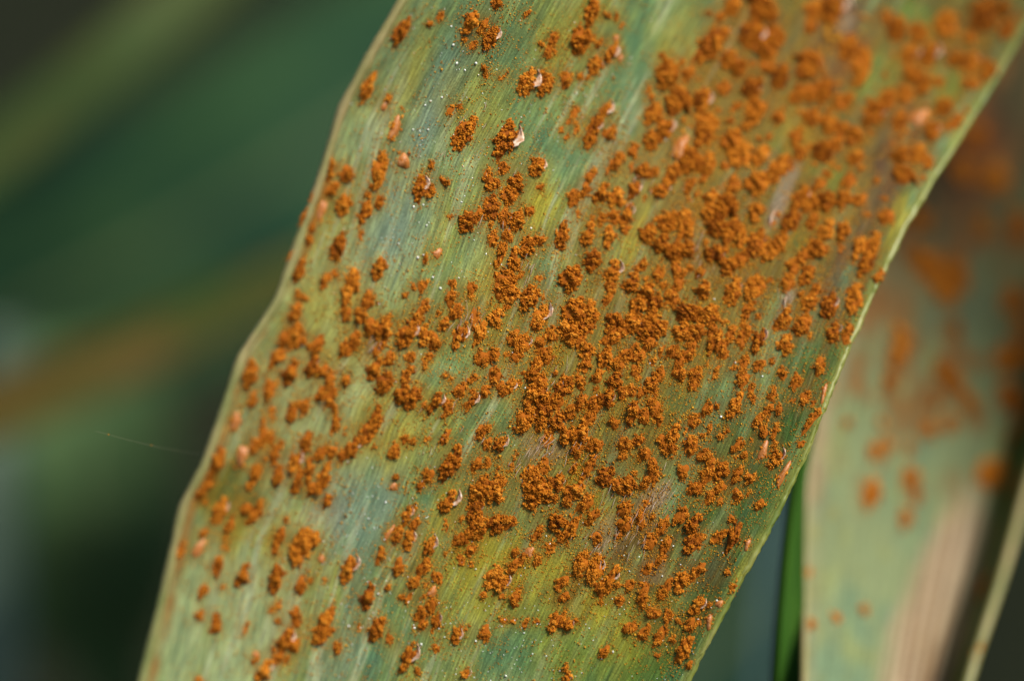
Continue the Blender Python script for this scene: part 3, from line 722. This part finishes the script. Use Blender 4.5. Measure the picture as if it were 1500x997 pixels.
V, F = scatter_mesh(bx[kp], by[kp], br[kp], r, (ICO_V, ICO_F), 0.8)
add_obj("wax_beads", make_mesh("wax_beads", V, F), MAT_BEAD, leaf, kind="stuff")

def fibres():
    spots = [(945, 755, 40, 26), (970, 725, 30, 20), (885, 790, 30, 20), (785, 655, 26, 16), (770, 395, 16, 10), (690, 470, 22, 12), (675, 490, 16, 8), (750, 330, 20, 8), (800, 660, 20, 12), (1000, 225, 16, 8), (945, 270, 20, 8), (760, 690, 20, 8),
             (915, 300, 20, 7), (850, 660, 40, 14), (545, 505, 10, 6), (820, 560, 30, 8), (880, 720, 40, 8), (1020, 380, 30, 10), (930, 800, 30, 12), (700, 250, 90, 14), (640, 640, 90, 12), (1150, 440, 16, 10), (1140, 300, 10, 8)]
    parts = []
    r = np.random.default_rng(31)
    for (cx, cy, sp, n) in spots:
        for _ in range(n):
            x, y = cx + r.normal(0, sp * 0.45), cy + r.normal(0, sp * 0.5)
            if not (xl(y) + 15 < x < xr(y) - 15): continue
            dx, dy, _, _ = vein_dir(x, y)
            a = r.normal(0, 0.16); dx, dy = dx * math.cos(a) - dy * math.sin(a), dx * math.sin(a) + dy * math.cos(a)
            L = r.uniform(8, 24); t = np.linspace(-0.5, 0.5, 6)
            bow = r.normal(0, 0.9)
            px = x + dx * L * t - dy * bow * (1 - 4 * t * t); py = y + dy * L * t + dx * bow * (1 - 4 * t * t)
            lift = (0.5 + r.uniform(0, 5) * (1 - 4 * t * t) + r.uniform(0, 2)) * UNIT
            P = leaf_pt(px, py) - FWD * lift[:, None] - LEAF_ORG
            parts.append(tube_along(P, r.uniform(0.22, 0.5) * UNIT * (1.05 - 1.6 * np.abs(t)), 4))
    V, F = join(parts)
    add_obj("dry_fibres", make_mesh("dry_fibres", V, F), MAT_FIBRE, leaf, kind="stuff")
fibres()

# ------------------------------------------------------------------ the pale leaf behind, on the right
L2 = np.array([(1640, -700), (1500, -350), (1400, -60), (1330, 150), (1262, 350), (1210, 520), (1186, 640), (1182, 760), (1180, 880), (1178, 997), (1172, 1250), (1190, 1700)], float)
R2 = np.array([(2050, -700), (1900, -350), (1780, -60), (1700, 150), (1620, 350), (1560, 545), (1512, 690), (1470, 840), (1440, 930), (1418, 997), (1350, 1250), (1220, 1720)], float)
def pale_leaf():
    v = np.concatenate([np.arange(-690, -100, 40.0), np.arange(-100, 1100, 12.0), np.arange(1100, 1690, 40.0)])
    u = np.linspace(0, 1, 90)
    ly, lx = smooth_table(L2, 30); ry, rx = smooth_table(R2, 30)
    def px_of(u, v):
        a = np.interp(v, ly, lx); b = np.interp(v, ry, rx)
        return a + (b - a) * u, v + 0 * u
    fold = 0.85
    def depth(u, v):
        q = np.where(u < fold, u / fold, 1 - (u - fold) / (1 - fold) * 1.0)
        d = np.where(u < fold, 0.95 + 0.55 * q ** 1.2, 1.2 + 0.30 * q)
        return DIST + d + np.clip((700 - v) / 700, -1, 2) * 1.0 + 0.05 * np.sin(v / 120 + 3 * u)
    uu, vv = np.meshgrid(u, v)
    x, y = px_of(uu, vv); d = depth(uu, vv)
    P = world_pt(x, y, d)
    t = thing("spotted_leaf", "pale green leaf with a dry beige stripe and blurred rust spots", "leaf", world_pt(np.array(1290.), np.array(700.), np.array(DIST + 1.2)))
    org = np.array(t.location)
    K2 = K * 0.98
    c = np.tile(lin(138, 150, 106, K2), uu.shape + (1,))
    def bl(col, w):
        nonlocal c
        c = c * (1 - np.clip(w, 0, 1)[..., None]) + lin(*col, K2) * np.clip(w, 0, 1)[..., None]
    n1 = fbm(x / 50, y / 90, 81); n2 = fbm(x / 20, y / 30, 82)
    bl((112, 140, 108), 0.7 * np.clip((n1 - .45) * 4, 0, 1))
    bl((150, 150, 80), 0.5 * np.clip((.45 - n2) * 4, 0, 1))
    bl((160, 122, 82), 1.0 * np.clip((560 - y) / 250, 0, 1) * np.clip((0.5 - uu) / 0.3, 0, 1))
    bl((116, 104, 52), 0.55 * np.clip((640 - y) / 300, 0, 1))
    bl((66, 56, 26), np.clip((380 - y) / 160, 0, 1) * 0.9)  # shadow under the rusted leaf, painted into the colour as dark brown
    bl((96, 44, 14), 0.9 * np.clip(1.3 - np.hypot((x - 1425) / 50, (y - 220) / 90), 0, 1))
    bl((70, 92, 36), 0.92 * np.clip((uu - 0.82) / 0.05, 0, 1))  # half folded away from the light: its shade painted in as dark green
    bl((150, 98, 44), 0.75 * np.clip((fbm(x / 34, y / 44, 88, 3) - 0.50) * 7, 0, 1) * np.clip((800 - y) / 200, 0, 1))
    gw = np.clip((y - 720) / 200, 0, 1)
    fib = fbm(uu * 60, vv / 260, 83, 3)
    stripe = np.clip(1.6 - np.abs(uu - (0.75 - 0.08 * gw + 0.05 * (n2 - .5))) / (0.07 + 0.09 * gw), 0, 1)
    bl((176, 152, 118), stripe * np.clip((y - 690) / 90, 0, 1))
    bl((206, 188, 158), 0.8 * np.clip((fib - 0.5) * 6, 0, 1) * stripe * np.clip((y - 690) / 90, 0, 1))
    bl((120, 84, 56), 0.75 * np.clip((0.5 - fib) * 7, 0, 1) * stripe * np.clip((y - 660) / 120, 0, 1))
    bl((176, 150, 116), 0.7 * np.clip((0.10 - uu) / 0.06, 0, 1) * np.clip((820 - y) / 150, 0.25, 1))
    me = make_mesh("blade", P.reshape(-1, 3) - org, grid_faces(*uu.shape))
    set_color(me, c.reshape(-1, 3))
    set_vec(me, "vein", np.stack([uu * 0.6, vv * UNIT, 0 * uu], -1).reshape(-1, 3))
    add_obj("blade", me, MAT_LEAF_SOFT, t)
    Q = world_pt(x[::3, ::3], y[::3, ::3], d[::3, ::3] + 0.022)
    add_obj("underside", make_mesh("underside", Q.reshape(-1, 3) - org, grid_faces(*Q.shape[:2])), MAT_UNDER, t)
    for e, mat, rad in ((0.0, MAT_MARGIN, 0.010), (1.0, MAT_MARGIN, 0.016)):
        xx, yy = px_of(np.full_like(v, e), v)
        V, F = tube_along(world_pt(xx, yy, depth(np.full_like(v, e), v)), rad, 8)
        add_obj("leaf_margin", make_mesh("leaf_margin", V - org, F), mat, t)
    def pt(xx, yy):
        yy = float(yy); a = np.interp(yy, ly, lx); b = np.interp(yy, ry, rx)
        uq = np.clip((float(xx) - a) / (b - a), 0, 1)
        return world_pt(np.array(float(xx)), np.array(yy), depth(np.array(uq), np.array(yy)))
    spots = """1360 390 60 44;1400 400 56 40;1385 425 50 46;1340 375 36 26;1480 440 50 40;1475 525 60 40;1495 480 50 30;1320 500 50 34;1310 525 36 26;1475 580 50 40;1490 600 44 30;1400 560 28 50;1420 590 30 40;1380 545 26 36;1360 630 34 28;1390 620 36 26;
1330 655 24 20;1280 660 30 22;1300 655 24 18;1278 718 38 32;1270 735 24 20;1335 700 36 30;1340 725 30 22;1326 760 36 24;1450 695 50 44;1465 680 40 30;1440 700 36 28;1225 905 16 16;1265 893 16 18;1187 915 20 14;1440 860 40 16;1180 840 20 12;1430 200 50 36;1410 250 44 34;
1450 260 36 30;1490 330 50 40;1460 260 50 40;1300 560 26 20;1370 590 20 20;1210 560 24 16;1240 620 20 14;1430 960 36 16;1350 320 40 30;1440 330 36 26;1480 640 40 30;1500 520 50 40;1290 620 18 14;1400 480 24 20"""
    rr = np.random.default_rng(77)
    for s in spots.replace("\n", "").split(";"):
        px, py, l, w = map(float, s.split()); l *= 1.25; w *= 1.25
        e = 5.0
        up = pt(px - 2, py + e) - pt(px + 2, py - e); sd_ = pt(px + e, py) - pt(px - e, py)
        up /= np.linalg.norm(up); nz = np.cross(sd_, up); nz /= np.linalg.norm(nz)
        if nz @ FWD > 0: nz = -nz
        fr = (np.cross(up, nz), up, nz)
        ci = min(4, int(np.argmin([abs(math.sqrt(l * w) - math.sqrt(a * b)) for a, b in CLASSES])))
        b = CLASSES[ci]
        M, _ = place_matrix(pt, px, py, rr.normal(0, .3), (w / b[1], l / b[0], 0.8), org, fr)
        o = add_obj("pustule", HEAPS[ci][rr.integers(6)], None, t); o.matrix_local = M
pale_leaf()

# ------------------------------------------------------------------ other blades of the stand, far out of focus, and one added shade leaf
def blade(name, label, pts, colour, colour2, tilt=0.0, cup=0.25, margin=None, seed=0, spots=0, group=None, trans=0.05):
    """pts: (px, py, distance behind the focus, full width in px at that place)."""
    pts = np.array(pts, float)
    s = np.concatenate([[0], np.cumsum(np.hypot(np.diff(pts[:, 0]), np.diff(pts[:, 1])))])
    q = np.linspace(0, s[-1], 60)
    sm = []
    for k in range(4):
        y = np.interp(q, s, pts[:, k]); ker = np.exp(-0.5 * (np.arange(-6, 7) / 2.5) ** 2); ker /= ker.sum()
        yp = np.concatenate([2 * y[0] - y[6:0:-1], y, 2 * y[-1] - y[-2:-8:-1]]); sm.append(np.convolve(yp, ker, 'valid'))
    px, py, dz, wd = sm
    C = world_pt(px, py, DIST + dz)
    T = np.gradient(C, axis=0); T /= np.linalg.norm(T, axis=1, keepdims=True)
    A = np.cross(T, FWD); A /= np.linalg.norm(A, axis=1, keepdims=True); B = np.cross(A, T)
    B = np.where((B @ FWD)[:, None] > 0, -B, B)
    A2 = A * math.cos(tilt) + B * math.sin(tilt); B2 = B * math.cos(tilt) - A * math.sin(tilt)
    half = wd * UNIT * (DIST + dz) / DIST / 2
    u = np.linspace(-1, 1, 25)
    P = C[:, None] + half[:, None, None] * (u[None, :, None] * A2[:, None] + cup * (u ** 2)[None, :, None] * B2[:, None])
    t = thing(name, label, "leaf", C[30], group)
    org = np.array(t.location)
    uu, vv = np.meshgrid(u, np.linspace(0, 1, 60))
    nz = fbm(uu * 2.2 + 30, vv * 9 + 30, seed + 200); nb = fbm(uu * 14 + 60, vv * 2 + 30, seed + 220)
    w = np.clip((nz - 0.35) * 3.0, 0, 1)[..., None]
    c = 0.62 * (lin(*colour) * (1 - w) + lin(*colour2) * w) * (0.75 + 0.5 * nb)[..., None]
    for th, nm in ((0.0, "blade"), (0.03, "underside")):
        Q = P - th * B2[:, None]
        me = make_mesh(nm, Q.reshape(-1, 3) - org, grid_faces(60, 25))
        set_color(me, c.reshape(-1, 3)); set_vec(me, "vein", np.stack([uu, vv * 6, 0 * uu], -1).reshape(-1, 3))
        add_obj(nm, me, MAT_LEAF_SOFT, t)
    V, F = tube_along(C - 0.02 * B2, half * 0.06, 8)
    add_obj("midrib", make_mesh("midrib", V - org, F), MAT_BG_RIB, t)
    rr = np.random.default_rng(seed + 5)
    for _ in range(spots):
        i = rr.integers(6, 54); j = rr.uniform(-0.8, 0.8)
        p = C[i] + half[i] * (j * A2[i] + cup * j * j * B2[i]) - org
        k = rr.uniform(1.2, 2.6)
        o = add_obj("pustule", HEAPS[4][rr.integers(6)], None, t)
        o.matrix_local = Matrix([[A2[i][m] * k, T[i][m] * k, B2[i][m] * k, p[m]] for m in range(3)] + [[0, 0, 0, 1]])
    return t
MAT_BG_RIB = plain_mat("midrib", [(0.3, lin(60, 78, 40)), (0.7, lin(92, 104, 60))], rough=0.6, spec=0.3, noise_scale=2)

blade("green_blade", "dark green narrow blade seen edge-on beside the pale spotted leaf", [(1240, 420, 0.75, 10), (1194, 600, 0.72, 14), (1170, 700, 0.70, 18), (1160, 800, 0.70, 34), (1153, 900, 0.70, 48), (1149, 1000, 0.68, 60), (1132, 1300, 0.7, 80)],
      (70, 112, 34), (56, 98, 34), tilt=-0.7, cup=0.5, seed=1)
blade("diagonal_blade", "olive green blurred blade slanting across the upper shadows", [(560, -220, 4.2, 90), (330, -50, 4.2, 96), (180, 75, 4.0, 96), (20, 205, 4.0, 100), (-160, 340, 4.0, 100), (-400, 480, 4.2, 90)],
      (72, 92, 50), (88, 94, 48), tilt=0.2, seed=2, spots=0)
blade("brownish_blade", "yellowing brownish blurred blade slanting below the teal leaf", [(760, 300, 5.2, 70), (480, 392, 4.6, 76), (300, 465, 4.2, 84), (130, 545, 4.0, 92), (-30, 610, 4.0, 96), (-260, 690, 4.2, 90)],
      (104, 122, 54), (152, 124, 62), tilt=0.1, seed=3, spots=0)
blade("teal_leaf", "broad bluish green leaf filling the shadows between two slanting blades", [(900, -60, 7.5, 330), (620, 120, 7.2, 380), (400, 260, 7.0, 400), (180, 390, 7.0, 400), (-80, 520, 7.2, 380), (-400, 660, 7.5, 340)],
      (38, 74, 54), (62, 96, 60), tilt=-0.1, cup=0.1, seed=4, spots=0)
blade("greyish_leaf", "dull greyish green leaf low in the shadows below the brownish blade", [(110, 500, 6.4, 200), (115, 640, 6.0, 300), (120, 760, 6.0, 330), (130, 860, 6.2, 260), (160, 960, 6.6, 120), (200, 1100, 7, 50)],
      (80, 108, 66), (92, 116, 70), tilt=0.1, seed=5)
blade("upright_blade", "pale grey-green upright blade beside the dull greyish leaf", [(10, 480, 5.5, 60), (-2, 640, 5.0, 76), (-4, 800, 5.0, 80), (-6, 1000, 5.0, 80), (-10, 1400, 5.2, 80)],
      (120, 138, 116), (96, 120, 100), tilt=0.0, seed=6)
blade("bluish_blade", "bluish grey upright blade in the gap behind the rusted leaf's margin", [(1190, 400, 3.8, 24), (1165, 600, 3.7, 30), (1140, 760, 3.6, 30), (1122, 880, 3.5, 22), (1108, 1050, 3.5, 12), (1090, 1300, 3.5, 8)],
      (120, 150, 150), (96, 126, 126), tilt=0.2, seed=7)
blade("backdrop_leaf", "dim teal green leaf behind the gap between the two rusted leaves", [(1500, 500, 8.0, 300), (1250, 700, 8.0, 420), (1080, 880, 8.0, 440), (900, 1080, 8.0, 420), (700, 1300, 8.2, 300)],
      (52, 80, 66), (44, 70, 52), seed=8)

blade("added_shade_leaf", "green leaf added out of view to shade the pale spotted leaf", [(2700, -1900, -0.9, 300), (2850, -1600, -0.8, 620), (2990, -1330, -0.7, 620), (3120, -1090, -0.6, 380), (3220, -900, -0.5, 160), (3290, -780, -0.5, 40)],
      (92, 130, 60), (80, 118, 52), tilt=-0.6, seed=9)  # unseen leaf, added outside the frame only to shade the upper right

# ------------------------------------------------------------------ a strand of spider silk
def silk():
    m, nt, p, out = new_mat("silk")
    p.inputs["Base Color"].default_value = (0.28, 0.24, 0.13, 1); p.inputs["Roughness"].default_value = 0.35
    t = np.linspace(0, 1, 30)
    x = 140 + t * 182; y = 631 + t * 38 + 4 * np.sin(t * 3.1)
    P = world_pt(x, y, DIST - 0.05 - 0.3 * t)
    th = thing("spider_thread", "fine yellowish silk strand running off the rusted leaf's tan margin", "thread", P[-1])
    org = np.array(th.location)
    V, F = tube_along(P, 0.0003, 5)
    add_obj("strand", make_mesh("strand", V - org, F), m, th)
    for k in (3, 13):
        gv, gf = grains(np.array([P[k] - org]), np.array([0.0026]), rng)
        add_obj("caught_spore", make_mesh("caught_spore", gv, gf), MAT_DUST, th)
silk()
